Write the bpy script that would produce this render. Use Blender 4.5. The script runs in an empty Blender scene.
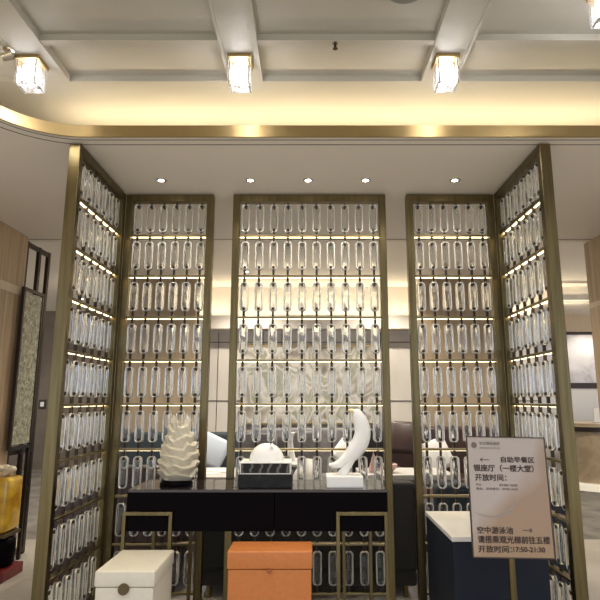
import bpy, bmesh, math, random
from mathutils import Vector, Matrix
random.seed(7)
S = bpy.context.scene
COL = S.collection
R = math.radians
PI = math.pi

# ---------------------------------------------------------------- camera
cam_d = bpy.data.cameras.new('camera')
cam = bpy.data.objects.new('camera', cam_d); COL.objects.link(cam)
cam.location = (0, 0, 1.5)
cam.rotation_euler = (R(90 + 10.4), 0, 0)
cam_d.sensor_width = 36; cam_d.lens = 543 / 600 * 36
cam_d.shift_x = -10 / 600
cam_d.clip_end = 100
S.camera = cam

# ---------------------------------------------------------------- world: the rest of the hall, neutral, with daylight low on the horizon
w = bpy.data.worlds.new('world'); S.world = w; w.use_nodes = True
nt = w.node_tree; nt.nodes.clear()
def wn(t, **k):
    n = nt.nodes.new(t)
    for a, b in k.items(): setattr(n, a, b)
    return n
tc = wn('ShaderNodeTexCoord'); sep = wn('ShaderNodeSeparateXYZ'); ramp = wn('ShaderNodeValToRGB')
mr = wn('ShaderNodeMapRange'); mr.inputs[1].default_value = -1; mr.inputs[2].default_value = 1
bg = wn('ShaderNodeBackground'); wo = wn('ShaderNodeOutputWorld')
nt.links.new(tc.outputs['Generated'], sep.inputs[0]); nt.links.new(sep.outputs['Z'], mr.inputs[0])
nt.links.new(mr.outputs[0], ramp.inputs[0]); nt.links.new(ramp.outputs[0], bg.inputs[0]); nt.links.new(bg.outputs[0], wo.inputs[0])
cr = ramp.color_ramp
for p_, c_ in ((0.0, (.86, .79, .68)), (.46, (.80, .75, .66)), (.50, (.62, .76, 1.05)), (.535, (.66, .84, 1.25)), (.57, (.56, .55, .51)), (1.0, (.50, .48, .42))):
    e = cr.elements.new(p_); e.color = (*c_, 1)
cr.elements.remove(cr.elements[0]); cr.elements.remove(cr.elements[-1])
bg.inputs[1].default_value = 0.78

# ---------------------------------------------------------------- exposure
vs = S.view_settings
vs.view_transform = 'Standard'; vs.look = 'None'; vs.gamma = 1; vs.use_curve_mapping = False
vs.exposure = 1.08
try:
    S.cycles.max_bounces = 14; S.cycles.transmission_bounces = 14; S.cycles.glossy_bounces = 5
    S.cycles.sample_clamp_indirect = 6
except Exception: pass

WARM = (1.0, .80, .50); WARMW = (1.0, .90, .74)
def area(name, loc, rot, sx, sy, power, color):
    d = bpy.data.lights.new(name, 'AREA'); d.shape = 'RECTANGLE'; d.size = sx; d.size_y = sy
    d.energy = power; d.color = color
    o = bpy.data.objects.new(name, d); COL.objects.link(o); o.location = loc; o.rotation_euler = rot
    return o
def spot(name, loc, power, color, angle=100, rot=(0, 0, 0), size=.03, blend=.6, parent=None):
    d = bpy.data.lights.new(name, 'SPOT'); d.energy = power; d.color = color; d.spot_size = R(angle); d.spot_blend = blend
    d.shadow_soft_size = size
    o = bpy.data.objects.new(name, d); COL.objects.link(o); o.location = loc; o.rotation_euler = rot; o.parent = parent
    return o
# concealed cove lights (on the ledges of the ceiling)
area('cove_light_main', (.3, 3.50, 3.19), (R(180), 0, 0), 4.0, .05, 10, WARM)
area('cove_light_side', (-2.25, 1.6, 3.19), (R(180), 0, 0), .05, 2.6, 6, WARM)
area('cove_light_lounge', (.5, 9.42, 2.93), (R(180), 0, 0), 9.0, .05, 22, (1, .86, .60))

# added unseen fill spots that brighten the low ceiling, on the crystal lights' grid
for x_ in (-1.6, -.4, .8, 2.0):
    for y_ in (1.2, -.6, -2.4): spot('hall_fill_spot', (x_, y_, 3.40), 20, (1, .93, .82), 150, size=.10)

# ---------------------------------------------------------------- materials
def mat(name, color, rough=.5, metal=0, emit=None, estr=0, trans=0, ior=1.45, spec=None, coat=0):
    m = bpy.data.materials.new(name); m.use_nodes = True
    b = m.node_tree.nodes['Principled BSDF']
    b.inputs['Base Color'].default_value = (*color, 1); b.inputs['Roughness'].default_value = rough
    b.inputs['Metallic'].default_value = metal
    if trans: b.inputs['Transmission Weight'].default_value = trans; b.inputs['IOR'].default_value = ior
    if emit: b.inputs['Emission Color'].default_value = (*emit, 1); b.inputs['Emission Strength'].default_value = estr
    if spec is not None: b.inputs['Specular IOR Level'].default_value = spec
    if coat: b.inputs['Coat Weight'].default_value = coat
    return m
def bsdf(m): return m.node_tree.nodes['Principled BSDF']
def noise_color(m, stops, scale=(1, 1, 1), nscale=5, detail=6, dist=0, bump=0, wave=False, bumpdist=.01):
    t = m.node_tree; N = t.nodes.new; L = t.links.new
    c = N('ShaderNodeTexCoord'); mp = N('ShaderNodeMapping'); mp.inputs['Scale'].default_value = scale
    L(c.outputs['Object'], mp.inputs[0])
    if wave:
        n = N('ShaderNodeTexWave'); n.inputs['Scale'].default_value = nscale; n.inputs['Distortion'].default_value = dist
        n.inputs['Detail'].default_value = detail; f = n.outputs['Fac']
    else:
        n = N('ShaderNodeTexNoise'); n.inputs['Scale'].default_value = nscale; n.inputs['Detail'].default_value = detail
        n.inputs['Distortion'].default_value = dist; f = n.outputs['Fac']
    L(mp.outputs[0], n.inputs['Vector'])
    if stops:
        r = N('ShaderNodeValToRGB'); L(f, r.inputs[0])
        e = r.color_ramp.elements
        while len(e) < len(stops): e.new(.5)
        for k, (p_, col_) in enumerate(stops): e[k].position = p_; e[k].color = (*col_, 1)
        L(r.outputs[0], bsdf(m).inputs['Base Color'])
    if bump:
        b = N('ShaderNodeBump'); b.inputs['Strength'].default_value = bump; b.inputs['Distance'].default_value = bumpdist
        L(f, b.inputs['Height']); L(b.outputs[0], bsdf(m).inputs['Normal'])
    return m

M = {}
M['soffit'] = noise_color(mat('ceiling_paint_lightened', (.60, .56, .51), .55), [(.3, (.74, .69, .63)), (.7, (.77, .72, .66))], nscale=.8)  # same paint as the upper ceiling, lightened to make up for weak light below
M['upper'] = noise_color(mat('ceiling_paint_darkened', (.66, .64, .58), .6), [(.3, (.355, .34, .30)), (.7, (.385, .37, .325))], nscale=.7)  # the soffit's paint, darkened to offset the stronger light up here
M['groove'] = mat('shadow_gap', (.06, .045, .035), .8)
M['brass'] = noise_color(mat('brushed_brass', (.50, .36, .16), .42, 1), [(.3, (.38, .275, .12)), (.7, (.45, .33, .155))], scale=(1, 1, 1), nscale=2)
M['bronze'] = noise_color(mat('brushed_bronze', (.30, .24, .10), .33, 1), [(.3, (.125, .098, .048)), (.7, (.19, .15, .072))], scale=(8, 8, .4), nscale=6, bump=.05)
M['rail'] = mat('bronze_rail', (.22, .18, .10), .35, 1)
M['clamp'] = mat('dark_bronze_fitting', (.04, .028, .018), .45, .6)
g = mat('clear_rippled_glass', (.97, .985, .97), .03, 0, trans=1, ior=1.47)
noise_color(g, None, scale=(30, 30, 3.5), nscale=1.6, detail=2, bump=.9, bumpdist=.006)
M['glass'] = g
M['glassedge'] = mat('glass_rim_glint', (.95, .96, .93), .22, trans=.66, ior=1.45)  # whitish rim colour stands in for bright reflections along the tile edges
M['led'] = mat('warm_led_strip', (1, .9, .7), .5, emit=(1, .79, .44), estr=3.8)
M['floor'] = noise_color(mat('polished_stone_floor', (.42, .39, .34), .22), [(.35, (.36, .335, .29)), (.65, (.46, .43, .38))], nscale=1.5)
M['carpet'] = noise_color(mat('grey_carpet', (.13, .12, .11), .95), [(.35, (.10, .09, .08)), (.65, (.19, .175, .155))], nscale=3, bump=.3)
M['wall'] = noise_color(mat('cream_wall_panel', (.70, .66, .61), .6), [(.3, (.66, .62, .57)), (.7, (.73, .69, .64))], scale=(1, 1, .3), nscale=4)
M['brownwall'] = noise_color(mat('brown_wall', (.14, .105, .07), .5), [(.3, (.12, .09, .06)), (.7, (.17, .13, .09))], nscale=3)
M['wood'] = noise_color(mat('pale_striped_wood', (.40, .27, .16), .45), [(.2, (.25, .165, .095)), (.5, (.42, .30, .18)), (.8, (.52, .38, .25))], scale=(14, 14, .5), nscale=2.2, detail=5)
M['woodlight'] = noise_color(mat('light_wood_band', (.62, .50, .36), .45), [(.2, (.56, .44, .31)), (.8, (.68, .56, .42))], scale=(14, 14, .5), nscale=2)
M['marble'] = noise_color(mat('grey_marble', (.45, .43, .45), .25), [(.35, (.30, .28, .30)), (.5, (.50, .48, .50)), (.7, (.62, .60, .62))], nscale=1.3, dist=1.5)
M['counterstone'] = noise_color(mat('beige_stone', (.42, .33, .22), .3), [(.3, (.32, .24, .15)), (.5, (.48, .38, .26)), (.62, (.40, .31, .2))], nscale=1.2, dist=2)
M['darkmetal'] = mat('dark_metal', (.045, .032, .026), .35, .6)
M['tglass'] = noise_color(mat('textured_glass', (.34, .33, .24), .25, 0, spec=.8), [(.35, (.16, .155, .10)), (.6, (.40, .39, .29)), (.8, (.55, .54, .42))], nscale=22, bump=1, dist=1)
M['black'] = mat('black_gloss_lacquer', (.004, .003, .004), .35, spec=.02)
M['blacktop'] = mat('black_mirror_top', (.02, .015, .02), .06, spec=.6)
M['navy'] = noise_color(mat('navy_panel', (.012, .018, .032), .5, spec=.2), [(.3, (.007, .010, .018)), (.7, (.011, .016, .027))], nscale=2)
M['white'] = mat('white_lacquer', (.80, .79, .76), .35)
M['whitetop'] = mat('pale_grey_top', (.60, .59, .57), .3)
M['whiteleather'] = noise_color(mat('cream_leatherette', (.72, .68, .58), .5), [(.3, (.62, .58, .48)), (.7, (.66, .62, .52))], nscale=40, bump=.1, bumpdist=.002)
M['orange'] = noise_color(mat('orange_leatherette', (.62, .20, .045), .5), [(.3, (.47, .155, .035)), (.7, (.53, .18, .045))], nscale=40, bump=.1, bumpdist=.002)
M['plaster'] = mat('white_plaster', (.82, .81, .79), .55)
M['shell'] = mat('cream_ceramic', (.54, .49, .38), .5)
M['blackmarble'] = noise_color(mat('black_marble', (.02, .02, .02), .3, spec=.2), [(.45, (.005, .005, .005)), (.62, (.012, .012, .012)), (.75, (.03, .03, .03))], scale=(1, 1, 3), nscale=9, dist=2)
M['streak'] = noise_color(mat('black_streaked_marble', (.03, .03, .03), .25, spec=.2), [(.55, (.012, .011, .010)), (.8, (.035, .032, .03)), (.97, (.12, .11, .10))], scale=(1, 1, 2.6), nscale=5, dist=5, detail=3, wave=True)
M['crystal'] = mat('crystal', (.98, .98, 1), .16, trans=1, ior=1.4)
M['lamp'] = mat('lamp_glow', (1, 1, 1), .5, emit=(1, .97, 1), estr=11)
M['spotglow'] = mat('downlight_glow', (1, 1, 1), .5, emit=(1, .93, .8), estr=9)
M['chrome'] = mat('chrome', (.6, .58, .55), .15, 1)
M['darkleather'] = noise_color(mat('dark_brown_leather', (.035, .018, .016), .4), [(.3, (.03, .015, .013)), (.7, (.05, .026, .022))], nscale=5)
M['blackfab'] = mat('black_fabric', (.012, .012, .014), .8)
M['navyfab'] = mat('navy_fabric', (.013, .022, .036), .8)
M['teal'] = mat('grey_teal_fabric', (.03, .045, .055), .8)
M['greyfab'] = noise_color(mat('grey_fabric', (.16, .15, .155), .85), [(.3, (.13, .125, .13)), (.7, (.2, .19, .195))], nscale=12)
M['paleblue'] = mat('pale_blue_fabric', (.50, .56, .66), .8)
M['whitefab'] = mat('white_fabric', (.68, .67, .66), .8)
M['pinkstone'] = noise_color(mat('pink_brown_stone', (.33, .24, .20), .5), [(.3, (.12, .08, .065)), (.5, (.36, .26, .22)), (.75, (.55, .43, .38))], scale=(3, 3, .8), nscale=5, dist=1)
M['pink'] = mat('dusty_pink_ceramic', (.58, .37, .34), .5)
M['paper'] = mat('white_paper', (.75, .73, .70), .8)
M['amber'] = noise_color(mat('amber_glass', (.62, .36, .03), .15, coat=.6), [(.3, (.36, .17, .010)), (.7, (.80, .52, .05))], nscale=7)
M['gilt'] = mat('white_and_gilt', (.70, .62, .48), .35)
M['red'] = mat('dark_red_lacquer', (.12, .006, .008), .35)
M['signpanel'] = None
M['ink'] = mat('brown_ink', (.075, .045, .035), .6)
M['inkgrey'] = mat('grey_ink', (.20, .165, .145), .6)
M['woodink'] = mat('dark_engraving', (.07, .04, .02), .6)
M['smoke'] = mat('grey_speaker_grille', (.16, .165, .15), .6)

# ---------------------------------------------------------------- helpers
def nb(): return bmesh.new()
def bx(bm, c, s, bev=0, seg=2, rot=None):
    t = bmesh.new()
    bmesh.ops.create_cube(t, size=1)
    bmesh.ops.scale(t, vec=s, verts=t.verts)
    if bev:
        bmesh.ops.bevel(t, geom=t.edges[:], offset=bev, segments=seg, affect='EDGES', profile=.5)
    if rot: bmesh.ops.rotate(t, cent=(0, 0, 0), matrix=rot, verts=t.verts)
    bmesh.ops.translate(t, vec=c, verts=t.verts)
    me = bpy.data.meshes.new('t'); t.to_mesh(me); t.free(); bm.from_mesh(me); bpy.data.meshes.remove(me)
    return bm
def rng(bm, x0, x1, y0, y1, z0, z1, bev=0):
    return bx(bm, ((x0 + x1) / 2, (y0 + y1) / 2, (z0 + z1) / 2), (x1 - x0, y1 - y0, z1 - z0), bev)
def cyl(bm, a, b, r, r2=None, n=16):
    a, b = Vector(a), Vector(b); d = b - a
    t = bmesh.new()
    bmesh.ops.create_cone(t, cap_ends=True, segments=n, radius1=r, radius2=r if r2 is None else r2, depth=d.length)
    q = Vector((0, 0, 1)).rotation_difference(d.normalized()).to_matrix()
    bmesh.ops.rotate(t, cent=(0, 0, 0), matrix=q, verts=t.verts)
    bmesh.ops.translate(t, vec=(a + b) / 2, verts=t.verts)
    me = bpy.data.meshes.new('t'); t.to_mesh(me); t.free(); bm.from_mesh(me); bpy.data.meshes.remove(me)
    return bm
def lathe(bm, prof, n=32, c=(0, 0, 0)):
    rings = []
    for r, z in prof:
        rings.append([bm.verts.new((c[0] + r * math.cos(2 * PI * k / n), c[1] + r * math.sin(2 * PI * k / n), c[2] + z)) for k in range(n)])
    for i in range(len(rings) - 1):
        for k in range(n):
            bm.faces.new((rings[i][k], rings[i][(k + 1) % n], rings[i + 1][(k + 1) % n], rings[i + 1][k]))
    bm.faces.new(rings[0][::-1]); bm.faces.new(rings[-1])
    return bm
def prism(bm, pts, z0, z1):
    a = [bm.verts.new((x, y, z0)) for x, y in pts]; b = [bm.verts.new((x, y, z1)) for x, y in pts]
    n = len(pts)
    for k in range(n): bm.faces.new((a[k], a[(k + 1) % n], b[(k + 1) % n], b[k]))
    bm.faces.new(a[::-1]); bm.faces.new(b)
    return bm
def obj(name, bm, m, parent=None, loc=(0, 0, 0), rot=(0, 0, 0), smooth=None):
    bmesh.ops.recalc_face_normals(bm, faces=bm.faces)
    me = bpy.data.meshes.new(name); bm.to_mesh(me); bm.free()
    if m is not None: me.materials.append(m)
    if smooth:
        for p_ in me.polygons: p_.use_smooth = True
        if smooth is not True: me.set_sharp_from_angle(angle=R(smooth))
    o = bpy.data.objects.new(name, me); COL.objects.link(o); o.location = loc; o.rotation_euler = rot; o.parent = parent
    return o
def tag(o, label, cat, group=None, kind=None):
    o['label'] = label; o['category'] = cat
    if group: o['group'] = group
    if kind: o['kind'] = kind
    return o
def struct(name, bm, m, **k):
    o = obj(name, bm, m, **k); o['kind'] = 'structure'; return o
def thing(name, label, cat, loc=(0, 0, 0), rz=0, group=None):
    o = bpy.data.objects.new(name, None); COL.objects.link(o); o.location = loc; o.rotation_euler = (0, 0, rz); o.empty_display_size = .1
    return tag(o, label, cat, group)
def copy_obj(o, parent, loc=None):
    c = o.copy(); COL.objects.link(c); c.parent = parent
    if loc is not None: c.location = loc
    return c
def copy_tree(o, parent=None):
    c = copy_obj(o, parent)
    for ch in list(o.children): copy_tree(ch, c)
    return c

# ---------------------------------------------------------------- structure
CZ = 3.11      # soffit underside
UZ = 3.49      # recessed upper ceiling
struct('floor', rng(nb(), -9, 9, -.6, 6.3, -.1, 0), M['floor'])
b = nb(); rng(b, -9, 9, 6.3, 14, -.1, 0); o = struct('floor_lounge', b, M['carpet'])
b = nb(); rng(b, -2.0, 2.0, 4.12, 6.2, 0, .004); struct('trim_8', b, M['marble'])

# soffit: back part plus the left arm, inner corner rounded
FX, FY, RAD = -1.87, 3.145, .47
arc = [(FX + RAD - RAD * math.cos(t), FY - RAD + RAD * math.sin(t)) for t in [PI / 2 * k / 16 for k in range(17)]]
b = nb()
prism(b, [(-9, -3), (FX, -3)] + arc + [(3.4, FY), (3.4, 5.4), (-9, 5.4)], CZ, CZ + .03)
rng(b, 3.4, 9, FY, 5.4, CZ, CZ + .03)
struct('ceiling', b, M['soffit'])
def strip_along(path, off, wd, z0, z1):
    """a band of the given width following the ceiling edge, offset outward"""
    bm = nb(); P = []
    n = len(path)
    for i, (x, y) in enumerate(path):
        x0, y0 = path[max(i - 1, 0)]; x1, y1 = path[min(i + 1, n - 1)]
        d = Vector((x1 - x0, y1 - y0)).normalized(); nr = Vector((-d.y, d.x))
        P.append(((x + nr.x * off, y + nr.y * off), (x + nr.x * (off + wd), y + nr.y * (off + wd))))
    prev = None
    for a, c in P:
        q = [bm.verts.new((*a, z0)), bm.verts.new((*c, z0)), bm.verts.new((*c, z1)), bm.verts.new((*a, z1))]
        if prev:
            for k in range(4): bm.faces.new((prev[k], prev[(k + 1) % 4], q[(k + 1) % 4], q[k]))
        else: bm.faces.new(q)
        prev = q
    bm.faces.new(prev[::-1])
    return bm
edge = [(FX, -3), (FX, 0), (FX, 2)] + arc + [(0, FY), (2, FY), (9, FY)]
struct('trim_1', strip_along(edge, -.012, .012, CZ - .004, CZ + .072), M['brass'], smooth=40)
struct('trim_2', strip_along(edge, .035, .007, CZ - .0015, CZ + .01), M['groove'])
struct('trim_3', strip_along(edge, .10, .007, CZ - .0015, CZ + .01), M['groove'])
# upper ceiling: plate, coffer ribs, cove back
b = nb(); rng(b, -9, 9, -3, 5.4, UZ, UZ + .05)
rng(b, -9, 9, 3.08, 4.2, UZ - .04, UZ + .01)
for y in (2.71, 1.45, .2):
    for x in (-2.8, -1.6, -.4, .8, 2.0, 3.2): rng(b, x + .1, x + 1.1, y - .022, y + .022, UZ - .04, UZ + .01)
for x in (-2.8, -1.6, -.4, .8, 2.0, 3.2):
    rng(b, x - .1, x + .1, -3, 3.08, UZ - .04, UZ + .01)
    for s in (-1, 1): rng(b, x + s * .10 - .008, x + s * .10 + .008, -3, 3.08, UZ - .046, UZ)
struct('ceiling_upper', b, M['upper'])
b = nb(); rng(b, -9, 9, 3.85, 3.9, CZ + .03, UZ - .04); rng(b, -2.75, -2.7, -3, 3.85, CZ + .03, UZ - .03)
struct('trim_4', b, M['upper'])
# lounge ceiling
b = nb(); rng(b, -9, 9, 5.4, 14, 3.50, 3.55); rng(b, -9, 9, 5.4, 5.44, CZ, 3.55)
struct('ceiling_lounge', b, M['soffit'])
b = nb(); rng(b, -9, 9, 5.33, 5.345, CZ - .0015, CZ + .01); struct('trim_5', b, M['groove'])
# lounge back wall with panel joints, valance beam, ledge
b = nb(); rng(b, -3.2, 4.0, 9.6, 9.7, 0, 3.5); rng(b, 4.0, 9, 9.6, 9.7, 3.2, 3.5); rng(b, -3.2, -3.1, 9.7, 12.3, 0, 3.5)
struct('wall_back', b, M['wall'])
b = nb()
for x in (-2.55, -1.62, -1.35, -.83, -.5, .05, .6, 1.25, 1.98, 2.9): rng(b, x - .005, x + .005, 9.592, 9.602, 0, 2.68)
for z in (2.50, 1.48): rng(b, -3.1, 3.95, 9.588, 9.602, z - .006, z + .006)
struct('trim_6', b, M['groove'])
b = nb(); rng(b, -3.2, 4.2, 9.25, 9.33, 2.70, 2.93); rng(b, -3.2, 4.2, 9.33, 9.6, 2.70, 2.73)
rng(b, 4.2, 9, 9.25, 9.33, 3.2, 3.30)
struct('trim_7', b, M['wall'])
M['tanpanel'] = noise_color(mat('tan_timber_panel', (.34, .27, .18), .5), [(.3, (.28, .215, .14)), (.7, (.38, .30, .20))], scale=(10, 10, .5), nscale=2)
struct('pillar_back_left', rng(nb(), -3.3, -1.90, 8.95, 9.2, 0, 3.5), M['tanpanel'])
struct('pillar_back_right', rng(nb(), 1.86, 3.3, 8.95, 9.2, 0, 3.5), M['tanpanel'])
b = nb(); rng(b, -9, -3.2, 12.3, 12.4, 0, 3.5); struct('wall_left', b, M['brownwall'])
# reception alcove
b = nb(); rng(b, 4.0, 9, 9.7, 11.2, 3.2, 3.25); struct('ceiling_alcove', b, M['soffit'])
b = nb(); rng(b, 3.9, 9, 11.0, 11.1, 2.86, 3.2); struct('wall_alcove_top', b, M['woodlight'])
b = nb(); rng(b, 3.9, 9, 11.0, 11.1, 1.83, 2.80); struct('wall_alcove', b, M['marble'])
b = nb(); rng(b, 3.9, 9, 10.99, 11.1, 2.80, 2.86); rng(b, 3.9, 9, 10.99, 11.1, 1.72, 1.83); struct('trim_9', b, M['darkmetal'])
b = nb(); rng(b, 3.9, 9, 11.0, 11.1, 0, 1.72); struct('wall_alcove_base', b, M['whitetop'])
# timber clad pillars
b = nb(); rng(b, -4.2, -2.83, 3.6, 5.26, 0, CZ, .004); struct('pillar_left', b, M['wood'])
b = nb(); rng(b, -4.2, -2.826, 3.6, 5.262, 2.50, 2.58); struct('trim_10', b, M['woodlight'])
b = nb(); rng(b, 2.87, 4.2, 3.6, 5.5, 0, CZ, .004); struct('pillar_right', b, M['wood'])
b = nb(); rng(b, 2.866, 4.2, 3.6, 5.502, 2.42, 2.47); struct('trim_11', b, M['woodlight'])

# ---------------------------------------------------------------- glass screens
RAILS = [2.762 - .324 * k for k in range(9)]
def glass_bm(h=.228, wd=.066):
    """long clear tile with rounded ends, thick bevelled rim and a shallow sunk face"""
    bm = nb(); n = 8; r = .027
    def outline(ins):
        pts = []; hw, hh, rr = wd / 2 - ins, h / 2 - ins, max(r - ins, .004)
        for q, (sx, sz) in enumerate(((1, 1), (-1, 1), (-1, -1), (1, -1))):
            for k in range(n):
                a = PI / 2 * q + PI / 2 * k / (n - 1)
                pts.append((sx * (hw - rr) + rr * math.cos(a), sz * (hh - rr) + rr * math.sin(a)))
        return pts
    loops = [(.0175, .007), (.0125, .0085), (.009, .014), (.005, .0155), (.0015, .0135), (0, .009)]
    seq = [(i, -y) for i, y in loops] + [(i, y) for i, y in reversed(loops)]
    rings = [[bm.verts.new((x, y, z)) for x, z in outline(i)] for i, y in seq]
    m = len(rings[0])
    for a, c in zip(rings, rings[1:]):
        for k in range(m): bm.faces.new((a[k], a[(k + 1) % m], c[(k + 1) % m], c[k]))
    bm.faces.new(rings[0]); bm.faces.new(rings[-1])
    bm.faces.ensure_lookup_table()
    for j in (2, 3, 4, 6, 7, 8):
        for k in range(m): bm.faces[j * m + k].material_index = 1
    return bm
def clamp_bm(gap, top):
    s = 1 if top else -1
    bm = nb()
    z0 = s * .094; z1 = s * (.114 + gap)
    bx(bm, (0, 0, (s * .112 + z1) / 2), (.016, .018, abs(z1 - s * .112)))
    for y in (-1, 1):
        bx(bm, (0, y * .0105, s * .104), (.010, .004, .026))
        cyl(bm, (0, y * .009, s * .094), (0, y * .0185, s * .094), .0105, n=12)
    return bm
def mesh_of(bm, m, smooth=None):
    o = obj('m', bm, m, smooth=smooth); me = o.data; bpy.data.objects.remove(o); return me
ME_GLASS = mesh_of(glass_bm(), M['glass'], 35)
ME_GLASS.materials.append(M['glassedge'])
ME_CT = mesh_of(clamp_bm(.039, True), M['clamp']); ME_CB = mesh_of(clamp_bm(.039, False), M['clamp'])
ME_CT1 = mesh_of(clamp_bm(.012, True), M['clamp']); ME_CB1 = mesh_of(clamp_bm(.006, False), M['clamp'])
def link(name, me, parent, loc):
    o = bpy.data.objects.new(name, me); COL.objects.link(o); o.parent = parent; o.location = loc; return o
TOP = 3.095; DEP = .07
def screen(label, wd, n, loc, rz, pitch, seed):
    t = thing('glass_screen', label, 'room divider', loc, rz)
    pw = .052
    b = nb()
    for s in (-1, 1): bx(b, (s * (wd - pw) / 2, 0, TOP / 2), (pw, DEP, TOP), .003, 1)
    bx(b, (0, 0, TOP - .028), (wd - 2 * pw, DEP - .004, .056), .002, 1)
    bx(b, (0, 0, .035), (wd - 2 * pw, DEP - .004, .07), .002, 1)
    obj('frame', b, M['bronze'], t)
    iw = wd - 2 * pw
    for k, z in enumerate(RAILS):
        r = obj('rail', bx(nb(), (0, 0, 0), (iw, .044, .016), .002, 1), M['rail'], t, (0, 0, z))
        obj('light_strip', bx(nb(), (0, 0, 0), (iw - .01, .014, .0025)), M['led'], r, (0, .004, -.0092))
    rnd = random.Random(seed)
    for k in range(9):
        zt = TOP - .056 if k == 0 else RAILS[k - 1] - .008
        zb = RAILS[k] + .008
        zc = (zt + zb) / 2 + (0 if k == 0 else .002)
        for i in range(n):
            x = (i - (n - 1) / 2) * pitch
            gl = link('glass_tile', ME_GLASS, t, (x, 0, zc)); gl.rotation_euler = (0, 0, rnd.uniform(-.09, .09))
            link('clamp', ME_CT1 if k == 0 else ME_CT, gl, (0, 0, 0))
            link('clamp', ME_CB1 if k == 0 else ME_CB, gl, (0, 0, 0))
    return t
screen('middle bronze screen of clear glass tiles, free standing behind the black console', 1.2, 10, (-.005, 4.105, 0), 0, .1115, 1)
screen('bronze screen of glass tiles behind the crumpled cream sculpture, facing the room', .69, 6, (-1.105, 4.105, 0), 0, .1, 2)
screen('bronze screen of glass tiles behind the navy plinth and the notice board', .69, 6, (1.105, 4.105, 0), 0, .1, 3)
screen('bronze side screen of glass tiles running towards the viewer beside the cream box', .87, 6, (-1.485, 3.635, 0), PI / 2, .130, 4)
screen('bronze side screen of glass tiles running towards the viewer behind the notice board edge', .87, 6, (1.485, 3.635, 0), -PI / 2, .130, 5)

# ---------------------------------------------------------------- ceiling fixtures
def crystal_light():
    t = thing('crystal_ceiling_light', '', 'ceiling light', (0, 0, UZ - .04))
    obj('mounting_plate', bx(nb(), (0, 0, -.011), (.135, .135, .022), .003), M['brass'], t)
    b = nb()
    for s in (-1, 1):
        bx(b, (s * .055, 0, -.098), (.012, .122, .15), .003, 1); bx(b, (0, s * .055, -.098), (.096, .012, .15), .003, 1)
    for sx in (-1, 1):
        for sy in (-1, 1): bx(b, (sx * .025, sy * .025, -.160), (.046, .046, .022), .008, 1)
    obj('crystal_shade', b, M['crystal'], t)
    obj('bulb', lathe(nb(), [(.004, -.142), (.036, -.138), (.043, -.12), (.043, -.05), (.02, -.03), (.014, -.0225)], 20), M['lamp'], t, smooth=50)
    d = bpy.data.lights.new('bulb_light', 'POINT'); d.energy = 1.0; d.color = (1, .96, .92); d.shadow_soft_size = .04
    l = bpy.data.objects.new('bulb_light', d); COL.objects.link(l); l.parent = t; l.location = (0, 0, -.26)
    return t
first = None
for (x, y, lb) in ((-1.625, 2.875, 'crystal cube ceiling light next to the chrome spotlight'),
                   (-.405, 2.865, 'crystal cube ceiling light between the two others, above the middle screen'),
                   (.79, 2.865, 'crystal cube ceiling light nearest the sprinkler on its right side'),
                   (1.46, 2.36, 'crystal ceiling light cut by the top edge of the photo')):
    c = crystal_light() if first is None else copy_tree(first)
    if first is None: first = c
    c.location = (x, y, UZ - .04); c['label'] = lb; c['group'] = 'crystal ceiling lights'
    if y < 2.5: c.location.z = UZ
    if x < -1: c.rotation_euler = (0, 0, R(0))
def downlight(x, y, z, lb, power, grp, ang=110):
    t = thing('downlight', lb, 'ceiling light', (x, y, z), 0, grp)
    obj('trim_ring', lathe(nb(), [(.040, -.003), (.040, 0), (.024, .0), (.024, -.003)], 24), M['chrome'], t)
    obj('lens', cyl(nb(), (0, 0, -.0045), (0, 0, -.0032), .021, n=20), M['spotglow'], t)
    spot('downlight_beam', (0, 0, -.03), power, WARMW, ang, parent=t)
    return t
for x, lb in ((-1.11, 'small round downlight above the screen behind the crumpled sculpture'), (-.445, 'small round downlight above the left half of the middle screen'),
              (-.015, 'small round downlight above the centre of the middle screen'), (.415, 'small round downlight above the right half of the middle screen'),
              (1.08, 'small round downlight above the screen behind the notice board')):
    downlight(x, 3.82, CZ, lb, 15, 'downlights in the low ceiling')
for x, y, lb in ((-1.6, 6.8, 'over the teal sofa side, nearer row'), (0.1, 6.8, 'over the high backed chairs'), (1.9, 6.8, 'in front of the brown sofa'),
                 (-1.0, 8.4, 'between the teal and the grey sofa'), (1.2, 8.4, 'between the grey and the brown sofa'), (-4.5, 8.0, 'beyond the dark metal frame'),
                 (-4.6, 10.8, 'close to the far brown wall'), (4.6, 8.2, 'in front of the reception counter')):
    downlight(x, y, 3.5, 'added small round lounge downlight ' + lb, 90, 'added lounge downlights', 130)  # these downlights are added to light the lounge
downlight(5.6, 10.4, 3.2, 'small round downlight over the reception alcove', 45, None, 130)

# spotlight beside the first crystal light
t = thing('chrome_spotlight', 'small chrome adjustable spotlight beside the ceiling light nearest the rounded corner', 'spotlight', (-1.70, 2.76, UZ - .04))
obj('base_plate', cyl(nb(), (0, 0, -.012), (0, 0, 0), .03, n=20), M['chrome'], t)
obj('lamp_head', cyl(nb(), (-.03, 0, -.055), (.03, .0, -.035), .022, .028, n=20), M['chrome'], t, smooth=40)
obj('arm', cyl(nb(), (0, 0, -.012), (0, 0, -.04), .007, n=10), M['chrome'], t)
t = thing('sprinkler', 'small dark fire sprinkler hanging from the thin rib of the ceiling', 'sprinkler', (.14, 2.71, UZ - .04))
obj('collar', cyl(nb(), (0, 0, -.006), (0, 0, 0), .016, n=16), M['chrome'], t)
b = cyl(nb(), (0, 0, -.006), (0, 0, -.034), .008, n=12); cyl(b, (0, 0, -.034), (0, 0, -.037), .014, n=12)
obj('nozzle', b, M['clamp'], t)
t = thing('ceiling_speaker', 'round grey ceiling speaker cut by the top edge', 'speaker', (.475, 2.345, UZ))
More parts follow.
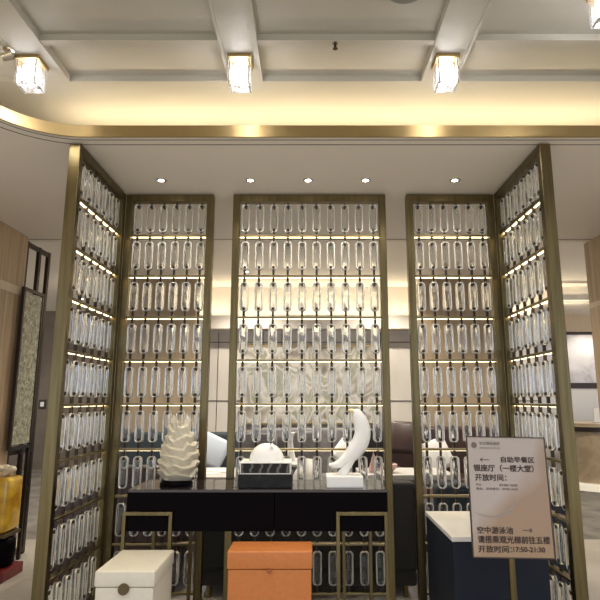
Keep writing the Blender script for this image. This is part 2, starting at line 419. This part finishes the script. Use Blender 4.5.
obj('ring', lathe(nb(), [(.105, -.006), (.105, 0), (.085, 0), (.085, -.008)], 40), M['smoke'], t)
obj('grille', lathe(nb(), [(.084, -.004), (.08, -.010), (.02, -.014), (.001, -.014)], 40), M['smoke'], t)
t = thing('smoke_detector', 'small round detector at the top edge over the side screen', 'smoke detector', (-.985, 2.375, UZ))
obj('housing', lathe(nb(), [(.028, 0), (.028, -.012), (.018, -.022), (.001, -.023)], 24), M['smoke'], t)

# ---------------------------------------------------------------- console with bronze leg frames
t = thing('console_table', 'long black gloss console table on thin bronze leg frames', 'console table', (-.325, 3.79, 0))
X0, X1 = -.823, .812
obj('top', bx(nb(), (0, 0, .935), (1.635, .44, .018), .002, 1), M['blacktop'], t)
b = nb(); rng(b, X0, .10, -.215, .215, .695, .925, .002); rng(b, .104, X1, -.215, .215, .695, .925, .002)
obj('apron', b, M['black'], t)
def legframe(x0, x1, y, zt, mb=None):
    b = nb(); s = .022
    rng(b, x0, x1, y - s / 2, y + s / 2, zt - s, zt, .002)
    for x in (x0 + s / 2, x1 - s / 2): rng(b, x - s / 2, x + s / 2, y - s / 2, y + s / 2, 0, zt - s, .002)
    return b
obj('leg_frame', legframe(X0 - .015, X0 + .295, -.232, .815), M['bronze'], t)
obj('leg_frame', legframe(X1 - .325, X1 - .005, -.232, .815), M['bronze'], t)
obj('leg_frame', legframe(X0 + .06, X0 + .335, .19, .694), M['bronze'], t)
obj('leg_frame', legframe(X1 - .265, X1 - .06, .19, .694), M['bronze'], t)

# boxes in front
def lidded_box(name, label, m, x0, x1, y0, y1, h, lidh, knob_m, kr):
    t = thing(name, label, 'storage box', ((x0 + x1) / 2, (y0 + y1) / 2, 0))
    W, D = x1 - x0, y1 - y0
    obj('body', bx(nb(), (0, 0, (h - lidh) / 2), (W - .012, D - .012, h - lidh), .006), m, t)
    obj('lid', bx(nb(), (0, 0, h - lidh / 2 + .001), (W, D, lidh - .003), .009, 3), m, t, smooth=40)
    b = cyl(nb(), (0, -D / 2 - .010, h - lidh - .004), (0, -D / 2 + .004, h - lidh - .004), kr, n=28)
    obj('round_catch', b, knob_m, t, smooth=40)
    return t
M['catch'] = mat('dark_brass_catch', (.13, .095, .05), .4, .7)
lidded_box('storage_box', 'cream lidded box with dark round catch, beside the orange box', M['whiteleather'], -1.148, -.828, 3.11, 3.54, .60, .084, M['catch'], .029)
M['ocatch'] = mat('dark_orange_catch', (.30, .08, .02), .4)
lidded_box('storage_box', 'orange lidded box standing in front of the console', M['orange'], -.472, .014, 3.30, 3.53, .65, .10, M['ocatch'], .014)
t = thing('display_plinth', 'dark navy plinth with pale grey top behind the notice board', 'plinth', (1.055, 3.56, 0))
obj('body', bx(nb(), (0, 0, .362), (.525, .70, .724), .003), M['navy'], t)
obj('top', bx(nb(), (0, 0, .737), (.535, .71, .026), .003), M['whitetop'], t)

# ---------------------------------------------------------------- sculptures on the console
CT = .9442
def crumpled():
    bm = nb(); n = 60; rows = 64; H = .40
    rnd = random.Random(11)
    ledges = [(.0, .100), (.06, .118), (.13, .138), (.20, .130), (.28, .128), (.37, .112), (.47, .112), (.56, .090), (.66, .088), (.74, .062), (.84, .062), (.93, .042), (1, .045)]
    ph = [rnd.uniform(0, 6.28) for _ in range(20)]
    rings = []
    for j in range(rows):
        u = j / (rows - 1)
        ring = []
        for k in range(n):
            a = 2 * PI * k / n
            # wavering ledge heights
            uu = u + .040 * math.sin(2 * a + ph[0] + 3 * u) + .024 * math.sin(5 * a + ph[1] + 9 * u) + .012 * math.sin(9 * a + ph[2])
            uu = min(max(uu, 0), .9999)
            f_ = (uu * 6.4) % 1.0; saw = f_ / .84 if f_ < .84 else (1 - f_) / .16
            tab = ((0, .100), (.10, .118), (.24, .132), (.50, .118), (.70, .098), (.86, .074), (1.01, .054))
            q = next(k2 for k2 in range(6) if tab[k2 + 1][0] > uu); f2 = (uu - tab[q][0]) / (tab[q + 1][0] - tab[q][0])
            base = tab[q][1] * (1 - f2) + tab[q + 1][1] * f2
            facet = abs(math.sin(3.5 * a + ph[int(uu * 6.4) % 20])) * .010
            r = base + .034 * (saw - .45) * (1 - .4 * uu) - facet * (1 - .5 * uu) + .003 * math.sin(13 * a + 30 * u)
            z = u * H * .92
            if u > .93: z += .065 * max(0, math.cos(a - .1)) ** 6 * (u - .93) / .07 + .05 * max(0, math.cos(a - 2.6)) ** 6 * (u - .93) / .07
            lean = .012 * math.sin(u * 3)
            ring.append(bm.verts.new((r * math.cos(a) + lean, r * math.sin(a), z)))
        rings.append(ring)
    for a, c in zip(rings, rings[1:]):
        for k in range(n): bm.faces.new((a[k], a[(k + 1) % n], c[(k + 1) % n], c[k]))
    bm.faces.new(rings[0][::-1])
    # inner throat
    inner = [bm.verts.new((v.co.x * .75, v.co.y * .75, v.co.z - .05)) for v in rings[-1]]
    for k in range(n): bm.faces.new((rings[-1][k], rings[-1][(k + 1) % n], inner[(k + 1) % n], inner[k]))
    bm.faces.new(inner)
    return bm
t = thing('crumpled_sculpture', 'cream crumpled ceramic sculpture with stacked ledges, on the end of the console', 'sculpture', (-.888, 3.77, CT))
obj('stand', lathe(nb(), [(.105, 0), (.108, .012), (.098, .03), (.09, .035)], 36), M['black'], t)
obj('body', crumpled(), M['shell'], t, (0, 0, .034), smooth=28)

t = thing('marble_box', 'plain black marble box under the white domed box', 'decorative box', (-.288, 3.74, CT))
obj('body', bx(nb(), (0, 0, .042), (.345, .24, .084), .003), M['blackmarble'], t)
t = thing('domed_box', 'streaked black box with white rims and white half dome lid', 'decorative box', (-.288, 3.74, CT + .0845))
obj('plate', bx(nb(), (0, 0, .003), (.325, .225, .005), .001), M['white'], t)
obj('body', bx(nb(), (0, 0, .037), (.315, .215, .062), .002), M['streak'], t)
b = nb(); bx(b, (0, 0, .071), (.33, .23, .007), .001)
for sx in (-1, 1): bx(b, (sx * .16, 0, .037), (.005, .222, .062))
obj('rim', b, M['white'], t)
prof = [(.0, .0)]
b = lathe(nb(), [(.105 * math.cos(a), .112 * math.sin(a)) for a in [PI / 2 * k / 14 * .995 for k in range(15)]], 40)
bmesh.ops.scale(b, vec=(1.1, .85, 1), verts=b.verts)
lid = obj('dome_lid', b, M['plaster'], t, (.0, 0, .0745), smooth=60)
b = cyl(nb(), (.035, -.055, .075), (.035, -.055, .128), .009, n=10); cyl(b, (.035, -.055, .128), (.035, -.055, .145), .013, .008, n=10)
obj('crystal_knob', b, M['crystal'], lid)

# white bent form on block
def sweep(bm, pts, n=18, cap=True):
    """pts: (x, y, z, ra in the xz plane, rb along y); smooth spline through them"""
    def cr_(p0, p1, p2, p3, t): return [.5 * ((2 * b) + (-a + c) * t + (2 * a - 5 * b + 4 * c - d) * t * t + (-a + 3 * b - 3 * c + d) * t ** 3) for a, b, c, d in zip(p0, p1, p2, p3)]
    P = []
    for i in range(len(pts) - 1):
        p0 = pts[max(i - 1, 0)]; p3 = pts[min(i + 2, len(pts) - 1)]
        for k in range(6): P.append(cr_(p0, pts[i], pts[i + 1], p3, k / 6))
    P.append(list(pts[-1]))
    rings = []
    for i, p in enumerate(P):
        a = Vector(P[max(i - 1, 0)][:3]); c = Vector(P[min(i + 1, len(P) - 1)][:3]); d = (c - a).normalized()
        nx = Vector((-d.z, 0, d.x)); nx.normalize(); ny = Vector((0, 1, 0))
        rings.append([bm.verts.new(Vector(p[:3]) + nx * p[3] * 1.22 * math.cos(2 * PI * k / n) + ny * p[4] * math.sin(2 * PI * k / n)) for k in range(n)])
    for a, c in zip(rings, rings[1:]):
        for k in range(n): bm.faces.new((a[k], a[(k + 1) % n], c[(k + 1) % n], c[k]))
    bm.faces.new(rings[0]); bm.faces.new(rings[-1][::-1])
    return bm
t = thing('white_sculpture', 'white curved limb-like sculpture on a white block, on the console', 'sculpture', (.225, 3.73, CT))
obj('block', bx(nb(), (0, 0, .035), (.235, .19, .07), .004), M['plaster'], t)
x0 = -.225; zz = -CT; G = 1.28
body = [(.290 + x0, 0, 1.425 + zz, .008, .010), (.312 + x0, 0, 1.41 + zz, .028, .024), (.338 + x0, 0, 1.355 + zz, .040, .035), (.352 + x0, 0, 1.285 + zz, .044, .042),
        (.332 + x0, 0, 1.215 + zz, .046, .045), (.288 + x0, 0, 1.155 + zz, .043, .042), (.235 + x0, 0, 1.11 + zz, .030, .034), (.180 + x0, 0, 1.078 + zz, .020, .026), (.125 + x0, 0, 1.076 + zz, .007, .010)]
b = sweep(nb(), body)
sweep(b, [(.275 + x0, 0, 1.13 + zz, .030, .030), (.255 + x0, 0, 1.09 + zz, .026, .026), (.232 + x0, 0, 1.045 + zz, .024, .024), (.215 + x0, 0, 1.008 + zz, .033, .032)])
obj('body', b, M['plaster'], t, smooth=60)
M['gold'] = mat('pale_gold_tip', (.70, .60, .30), .4, .3)
obj('gold_tip', sweep(nb(), [(.292 + x0, 0, 1.424 + zz, .013, .014), (.272 + x0, 0, 1.428 + zz, .010, .012), (.255 + x0, 0, 1.430 + zz, .003, .004)]), M['gold'], t, smooth=60)

# ---------------------------------------------------------------- notice board
sp = mat('printed_sign_panel', (.55, .47, .40), .22, coat=.3)
tt = sp.node_tree; N = tt.nodes.new; L = tt.links.new
c = N('ShaderNodeTexCoord'); mp = N('ShaderNodeMapping'); mp.inputs['Scale'].default_value = (2.2, 1, 1.6); mp.inputs['Rotation'].default_value = (0, R(28), 0)
L(c.outputs['Object'], mp.inputs[0]); n1 = N('ShaderNodeTexNoise'); n1.inputs['Scale'].default_value = 1.6; n1.inputs['Detail'].default_value = 2; L(mp.outputs[0], n1.inputs['Vector'])
sx_ = N('ShaderNodeSeparateXYZ'); L(c.outputs['Object'], sx_.inputs[0])
a1 = N('ShaderNodeMath'); a1.operation = 'MULTIPLY_ADD'; a1.inputs[1].default_value = 1.5; L(sx_.outputs['X'], a1.inputs[0]); L(n1.outputs['Fac'], a1.inputs[2])
a2 = N('ShaderNodeMath'); a2.operation = 'MULTIPLY_ADD'; a2.inputs[1].default_value = -1.3; L(sx_.outputs['Z'], a2.inputs[0]); L(a1.outputs[0], a2.inputs[2])
r = N('ShaderNodeValToRGB'); L(a2.outputs[0], r.inputs[0]); e = r.color_ramp.elements
e[0].position = .35; e[0].color = (.36, .30, .25, 1); e[1].position = .66; e[1].color = (.27, .17, .09, 1)
L(r.outputs[0], bsdf(sp).inputs['Base Color'])
t = thing('notice_board', 'pale printed notice board on a bronze pole, standing before the navy plinth', 'sign', (1.02, 2.93, 0))
W, Hh = .402, .578
tilt = Matrix.Rotation(R(-4), 3, 'X') @ Matrix.Rotation(R(1.2), 3, 'Y')
holder = obj('panel', bx(nb(), (0, 0, 0), (W, .006, Hh), .001, 1), sp, t, (-.001, -.02, 1.016)); holder.rotation_euler = (R(-5), R(1.0), 0)
b = nb()
for s in (-1, 1):
    bx(b, (s * (W / 2 + .002), .001, 0), (.005, .014, Hh + .009)); bx(b, (0, .001, s * (Hh / 2 + .002)), (W + .009, .014, .005))
M['signframe'] = mat('dark_sign_edge', (.06, .04, .03), .4, .5)
obj('edge_frame', b, M['signframe'], holder)
obj('pole', cyl(nb(), (0, .012, .02), (0, .012, 1.0), .0175, n=20), M['bronze'], t, smooth=40)
obj('base_plate', lathe(nb(), [(.15, 0), (.15, .012), (.14, .018), (.02, .024)], 40), M['bronze'], t)
def textmesh(body, size, bold=0):
    cu = bpy.data.curves.new('t', 'FONT'); cu.body = body; cu.size = size; cu.extrude = 0; cu.offset = bold
    cu.resolution_u = 3
    o = bpy.data.objects.new('t', cu); COL.objects.link(o)
    bpy.context.view_layer.update()
    me = bpy.data.meshes.new_from_object(o.evaluated_get(bpy.context.evaluated_depsgraph_get()))
    bpy.data.objects.remove(o); return me
def text(body, xl, z, width, height, m, parent, bold=.0, name='lettering'):
    """lettering fitted into width x height, lower left corner at (xl, z), standing in the xz plane"""
    me = textmesh(body, 1, 0)
    if bold:
        bb = bmesh.new(); 
        for q, (dx_, dy_) in enumerate(((-1, -1), (1, -1), (-1, 1), (1, 1), (0, 0))):
            m2 = me.copy()
            for v in m2.vertices: v.co.x += dx_ * bold; v.co.y += dy_ * bold * .8
            bb.from_mesh(m2); bpy.data.meshes.remove(m2)
        bb.to_mesh(me); bb.free()
    xs = [v.co.x for v in me.vertices]; ys = [v.co.y for v in me.vertices]
    sx = width / (max(xs) - min(xs)); sy = height / (max(ys) - min(ys)); mx, my = min(xs), min(ys)
    for v in me.vertices: v.co = Vector(((v.co.x - mx) * sx, 0, (v.co.y - my) * sy))
    me.materials.clear(); me.materials.append(m)
    o = bpy.data.objects.new(name, me); COL.objects.link(o); o.parent = parent; o.location = (xl, -.0042, z)
    return o
U = W / 82.0   # one photo pixel on the board
def T(body, px0, px1, py0, py1, m='ink', bold=.030):
    return text(body, -W / 2 + px0 * U, Hh / 2 - py1 * Hh / 120, (px1 - px0) * U, (py1 - py0) * Hh / 120, M[m], holder, bold)
T('安吉嘉铭酒店', 13, 34.5, 4.6, 8.2, 'inkgrey', .008)
T('International Hotel', 13, 34.5, 9.6, 12.3, 'inkgrey', .0)
T('自助早餐区', 34.5, 70, 19.8, 26.2)
T('银座厅（一楼大堂）', 5, 68.5, 28.2, 35.6)
T('开放时间：', 6, 39, 38.0, 45.2)
T('平日：', 6.5, 13, 48.0, 50.2, 'ink', .01); T('07:00-10:00', 31, 50, 48.0, 50.4, 'ink', .01)
T('周末、法定假日：07:00-10:30', 6.5, 50, 51.8, 54.4, 'ink', .01)
T('空中游泳池', 5, 42, 90.5, 97.5)
T('请搭乘观光梯前往五楼', 5, 79, 99.2, 106.6)
T('开放时间：', 5, 39.5, 108.6, 115.6)
T('17:50-21:30', 40.5, 73, 109.6, 114.6)
def arrow(px, pz, s):
    b = nb(); cx = -W / 2 + px * U; cz = Hh / 2 - pz * Hh / 120
    bx(b, (cx, 0, cz), (.048, .0012, .0035))
    for q in (-1, 1): bx(b, (cx + s * .018, 0, cz + q * .0045), (.016, .0012, .0035), rot=Matrix.Rotation(R(35 * q * s), 3, 'Y'))
    return obj('arrow', b, M['ink'], holder, (0, -.0042, 0))
arrow(17.5, 23.5, -1); arrow(56.5, 93.5, 1)
# emblem and the printed brush-like mountain line
b = lathe(nb(), [(.0155, 0), (.0155, .0008), (.0130, .0008), (.0130, 0)], 28)
for k in range(3): bx(b, (0, (k - 1) * .007, .0004), (.016 - .004 * abs(k - 1), .0028, .0008))
bmesh.ops.rotate(b, cent=(0, 0, 0), matrix=Matrix.Rotation(R(90), 3, 'X'), verts=b.verts)
obj('emblem', b, M['inkgrey'], holder, (-W / 2 + 7 * U, -.0035, Hh / 2 - 8.5 * Hh / 120))
def flat(pts, m, name='printed_motif'):
    b = nb(); v = [b.verts.new((-W / 2 + x * U, 0, Hh / 2 - y * Hh / 120)) for x, y in pts]; b.faces.new(v)
    return obj(name, b, m, holder, (0, -.0036, 0))
M['motif'] = mat('grey_brown_print', (.26, .20, .16), .3)
flat([(3, 76), (8, 79), (16, 81.5), (24, 82), (33, 80.5), (40, 78), (45, 74.5), (40, 76), (30, 78.5), (22, 79.8), (14, 79.3), (8, 77.8)], M['motif'])
flat([(31, 77), (37, 73), (42, 69), (44, 66), (46, 68.5), (42, 74), (37, 77)], M['motif'])


# ---------------------------------------------------------------- left: pillar lettering, dark screen, hanging panel, amber display
h2 = bpy.data.objects.new('engraved_sign', None); COL.objects.link(h2); h2.location = (-2.827, 4.60, 1.66); h2.rotation_euler = (0, 0, R(90))
tag(h2, 'dark engraved letters on the timber pillar', 'lettering')
text('SPB', .10, .035, .17, .05, M['woodink'], h2, .02); text('real estate', .02, -.02, .28, .03, M['woodink'], h2, .02)
t = thing('metal_screen', 'tall dark metal open frame standing against the timber pillar', 'screen', (-2.86, 5.53, 0))
b = nb()
for y in (-.24, .02, .22): bx(b, (0, y, 1.54), (.035, .05, 3.08), .003, 1)
for z in (.05, .62, 1.0, 3.05): bx(b, (0, -.01, z), (.03, .44, .045))
obj('frame', b, M['darkmetal'], t)
t = thing('hanging_glass_screen', 'textured olive glass panel in a dark frame hung before the metal frame', 'panel', (-2.79, 5.38, 1.05))
obj('pane', bx(nb(), (0, 0, .76), (.014, .34, 1.46)), M['tglass'], t)
b = nb()
for y in (-.185, .185): bx(b, (0, y, .76), (.03, .03, 1.55))
for z in (0, 1.52): bx(b, (0, 0, z), (.03, .37, .03))
obj('frame', b, M['darkmetal'], t)
obj('support_post', bx(nb(), (0, .17, -.53), (.03, .03, 1.04)), M['darkmetal'], t)
t = thing('amber_display', 'amber glass display piece with gilt top on a black drum and red base', 'ornament', (-2.70, 5.03, 0), R(0))
obj('base', bx(nb(), (0, -.02, .045), (.30, .34, .09), .01), M['red'], t)
obj('drum', lathe(nb(), [(.11, .092), (.125, .12), (.13, .2), (.125, .30), (.08, .335)], 32), M['black'], t, smooth=50)
obj('amber_block', bx(nb(), (0, 0, .60), (.20, .26, .46), .04, 4), M['amber'], t, smooth=40)
obj('band', bx(nb(), (0, 0, .352), (.21, .27, .03), .006), M['catch'], t)
b = nb(); rr = random.Random(4)
for k in range(16):
    a = rr.uniform(0, 6.28); d = rr.uniform(0, .075)
    bx(b, (d * math.cos(a), 1.2 * d * math.sin(a), .85 + rr.uniform(0, .055)), (.055, .055, .055), .02, 2, Matrix.Rotation(rr.uniform(0, 3), 3, 'X') @ Matrix.Rotation(rr.uniform(0, 3), 3, 'Z'))
obj('gilt_ornament', b, M['gilt'], t, smooth=50)
t = thing('wall_switch', 'small wall switch plate on the far brown wall', 'switch', (-5.95, 12.29, 1.40))
obj('plate', bx(nb(), (0, 0, 0), (.16, .02, .2), .01), M['darkmetal'], t)
obj('button', bx(nb(), (0, -.012, 0), (.08, .01, .10), .004), M['white'], t)

# ---------------------------------------------------------------- reception counter
t = thing('reception_counter', 'curved beige stone reception counter with dark edged top', 'counter', (6.3, 9.9, 0))
def rr_outline(wd, dp, r, n=12):
    pts = []
    for q, (sx, sy) in enumerate(((1, 1), (-1, 1), (-1, -1), (1, -1))):
        for k in range(n):
            a = PI / 2 * q + PI / 2 * k / (n - 1); pts.append((sx * (wd / 2 - r) + r * math.cos(a), sy * (dp / 2 - r) + r * math.sin(a)))
    return pts
obj('body', prism(nb(), rr_outline(3.5, 1.0, .45), .12, .96), M['counterstone'], t, smooth=40)
obj('worktop', prism(nb(), rr_outline(3.62, 1.1, .5), 1.04, 1.10), M['counterstone'], t, smooth=40)
obj('edge_band', prism(nb(), rr_outline(3.56, 1.05, .47), .96, 1.04), M['darkleather'], t, smooth=40)
M['glowbase'] = mat('lit_plinth', (.8, .75, .65), .5, emit=(1, .9, .72), estr=.2)
obj('lit_kick', prism(nb(), rr_outline(3.7, 1.2, .55), 0.0, .10), M['glowbase'], t, smooth=40)
t = thing('standing_card', 'small white framed card standing on the reception counter', 'card', (5.05, 9.75, 1.10))
obj('card', bx(nb(), (0, 0, .13), (.14, .03, .24), .005), M['whitefab'], t)
obj('foot', bx(nb(), (0, 0, .006), (.16, .08, .012), .003), M['chrome'], t)

# ---------------------------------------------------------------- lounge furniture
def sofa(label, x, y, wd, m, rz=0, seats=3, back=1.05, dp=.85, group=None, name='sofa'):
    t = thing(name, label, 'sofa', (x, y, 0), rz, group)
    obj('base', bx(nb(), (0, 0, .20), (wd - .04, dp - .05, .20), .02), m, t, smooth=40)
    obj('backrest', bx(nb(), (0, dp / 2 - .10, .10 + back / 2), (wd, .20, back - .2), .05, 3), m, t, smooth=40)
    for s in (-1, 1): obj('arm', bx(nb(), (s * (wd / 2 - .08), -.03, .38), (.16, dp - .08, .44), .05, 3), m, t, smooth=40)
    cw = (wd - .34) / seats
    for k in range(seats):
        obj('seat_cushion', bx(nb(), (-wd / 2 + .17 + cw * (k + .5), -.08, .37), (cw - .01, dp - .26, .15), .045, 3), m, t, smooth=40)
    for sx in (-1, 1):
        for sy in (-1, 1): obj('leg', cyl(nb(), (sx * (wd / 2 - .1), sy * (dp / 2 - .1), 0), (sx * (wd / 2 - .1), sy * (dp / 2 - .1), .10), .02, n=10), M['bronze'], t)
    return t
sofa('black sofa with its back to the middle glass screen', -.02, 4.86, 1.72, M['blackfab'], PI, 3, .86)
sofa('dark brown leather armchair with its back to the screen behind the crumpled sculpture', -1.52, 4.86, 1.02, M['darkleather'], PI, 1, .98, name='armchair')
sofa('navy armchair with its back to the screen behind the navy plinth', 1.5, 4.86, 1.02, M['navyfab'], PI, 1, .84, name='armchair')
sofa('grey teal sofa against the lounge wall, with a pale blue cushion', -1.95, 8.1, 2.1, M['teal'], 0, 3, 1.02)
sofa('grey sofa in the middle of the lounge wall', .1, 8.1, 1.7, M['greyfab'], 0, 2, 1.08)
sofa('dark brown leather sofa by the lounge wall, with a white cushion', 2.05, 8.1, 1.9, M['darkleather'], 0, 2, 1.1)
def cushion(label, x, y, z, s, m, roll, tilt=-20, th=.14):
    b = bx(nb(), (0, 0, 0), (s, th, s), th * .45, 4)
    for v in b.verts:
        f_ = 1 - .55 * (max(abs(v.co.x), abs(v.co.z)) / (s / 2)) ** 3
        v.co.y *= max(f_, .25)
    o = obj('cushion', b, m, None, (x, y, z), (R(tilt), R(roll), 0), smooth=60)
    return tag(o, label, 'cushion')
cushion('pale blue square cushion leaning on the grey teal sofa', -1.38, 7.82, .80, .44, M['paleblue'], 25)
cushion('dark brown leather cushion at the end of the brown sofa, seen between the screens', 1.33, 7.82, .98, .46, M['darkleather'], 3)
cushion('white cushion beside the dark leather cushion on the brown sofa', 1.74, 7.80, .74, .42, M['whitefab'], -20)
cushion('small black cushion on the grey sofa, seen above the white domed box', -.50, 7.82, .80, .40, M['blackfab'], 8)
cushion('grey striped cushion at the centre of the grey sofa', -.05, 7.80, .80, .40, M['greyfab'], -4)
cushion('white cushion at the end of the grey sofa behind the white sculpture', .52, 7.80, .76, .38, M['whitefab'], 40)
def chair(label, x, y, rz, m):
    t = thing('lounge_chair', label, 'chair', (x, y, 0), rz, 'high backed lounge chairs')
    obj('seat', bx(nb(), (0, 0, .43), (.5, .5, .10), .03), m, t, smooth=40)
    obj('backrest', bx(nb(), (0, .24, .78), (.46, .07, .66), .03, 3), m, t, smooth=40)
    for sx in (-1, 1):
        for sy in (-1, 1): obj('leg', cyl(nb(), (sx * .2, sy * .2, 0), (sx * .2, sy * .2, .39), .014, .02, n=10), M['darkmetal'], t)
    return t
chair('grey high backed chair directly above the white dome lid', -.62, 6.9, PI, M['greyfab'])
chair('grey high backed chair between the white vase and the white dome lid', -.02, 6.75, 0.3, M['greyfab'])
chair('dark high backed chair behind the white curved sculpture', .72, 7.0, -.2, M['blackfab'])
# side tables and what stands on them
def round_table(label, x, y, r, h, m, mt):
    t = thing('side_table', label, 'table', (x, y, 0))
    obj('top', lathe(nb(), [(r - .01, h - .03), (r, h - .02), (r, h - .005), (r - .006, h)], 40), mt, t, smooth=40)
    obj('column', lathe(nb(), [(.03, .02), (.03, h - .031)], 20), m, t, smooth=40); obj('foot', lathe(nb(), [(r * .6, 0), (r * .6, .015), (.03, .02)], 32), m, t)
    return t
round_table('pale round table under the tall white vase', -.22, 6.2, .30, .84, M['darkmetal'], M['whitetop'])
t = thing('vase', 'tall slim white vase with flared neck on the pale round table', 'vase', (-.22, 6.2, .8402))
obj('body', lathe(nb(), [(.06, 0), (.062, .02), (.045, .10), (.030, .20), (.034, .26), (.055, .30), (.04, .302)], 28), M['plaster'], t, smooth=60)
t = thing('side_table', 'low dark table carrying the white dome lamp', 'table', (-.02, 5.55, 0))
obj('top', bx(nb(), (0, 0, .60), (.7, .36, .03), .004), M['darkmetal'], t)
for sx in (-1, 1):
    for sy in (-1, 1): obj('leg', bx(nb(), (sx * .32, sy * .15, .2925), (.025, .025, .585)), M['darkmetal'], t)
t = thing('dome_lamp', 'white pointed dome lamp behind the middle screen', 'lamp', (-.03, 5.5, .6152))
obj('foot', lathe(nb(), [(.08, 0), (.08, .01), (.012, .02), (.012, .10)], 24), M['plaster'], t, smooth=40)
obj('lamp_shade', lathe(nb(), [(.15, .09), (.145, .14), (.11, .21), (.06, .27), (.012, .31), (.002, .32)], 36), M['plaster'], t, smooth=60)
# left white topped table with papers
t = thing('coffee_table', 'white topped table seen in the gap beside the middle screen, papers on it', 'table', (-1.30, 6.2, 0))
obj('top', bx(nb(), (0, 0, .70), (1.1, .8, .04), .006), M['whitetop'], t)
obj('body', bx(nb(), (0, 0, .345), (.9, .6, .67), .01), M['darkleather'], t)
for k, (dx, dy, a) in enumerate(((.18, -.10, .3), (.26, .08, -.4), (.05, -.02, .9))):
    o = obj('paper_sheet', bx(nb(), (0, 0, .002), (.30, .21, .0025 )), M['paper'], None, (-1.30 + dx, 6.2 + dy, .7205 + .0036 * k), (0, 0, a))
    tag(o, ('white paper sheet at the bottom of the loose papers on the white table', 'white paper sheet in the middle of the loose papers on the white table', 'topmost white paper sheet on the white table')[k], 'paper', 'papers on the white table')
# right stone table
t = thing('stone_table', 'pink brown rough stone table with white top behind the white sculpture', 'table', (.98, 5.95, 0))
obj('top', bx(nb(), (0, 0, .735), (.95, .6, .05), .006), M['whitetop'], t)
obj('body', bx(nb(), (0, 0, .355), (.86, .5, .71), .01), M['pinkstone'], t)
t = thing('pink_ornament', 'dusty pink pointed ornament on the stone table', 'ornament', (.66, 5.85, .7605))
obj('body', lathe(nb(), [(.05, 0), (.055, .03), (.035, .09), (.012, .17), (.002, .20)], 20), M['pink'], t, smooth=60)
t = thing('pink_ornament', 'dusty pink round bowl beside the pointed ornament on the stone table', 'ornament', (.82, 5.87, .7605))
obj('body', lathe(nb(), [(.03, 0), (.07, .03), (.09, .08), (.07, .085), (.04, .03)], 28), M['pink'], t, smooth=60)
# artwork
art = mat('abstract_painting', (.5, .5, .46), .5)
noise_color(art, [(.30, (.14, .12, .10)), (.42, (.34, .31, .26)), (.5, (.58, .56, .53)), (.58, (.26, .27, .20)), (.72, (.50, .46, .42))], nscale=1.9, detail=3, dist=1.6)
t = thing('wall_painting', 'large abstract cream, grey and olive painting behind the middle screen', 'painting', (-.02, 9.53, 1.76))
obj('canvas', bx(nb(), (0, 0, 0), (2.3, .05, 1.30)), art, t)
b = nb()
for s in (-1, 1): bx(b, (s * 1.165, 0, 0), (.03, .07, 1.36)); bx(b, (0, 0, s * .665), (2.36, .07, .03))
obj('picture_frame', b, M['brass'], t)
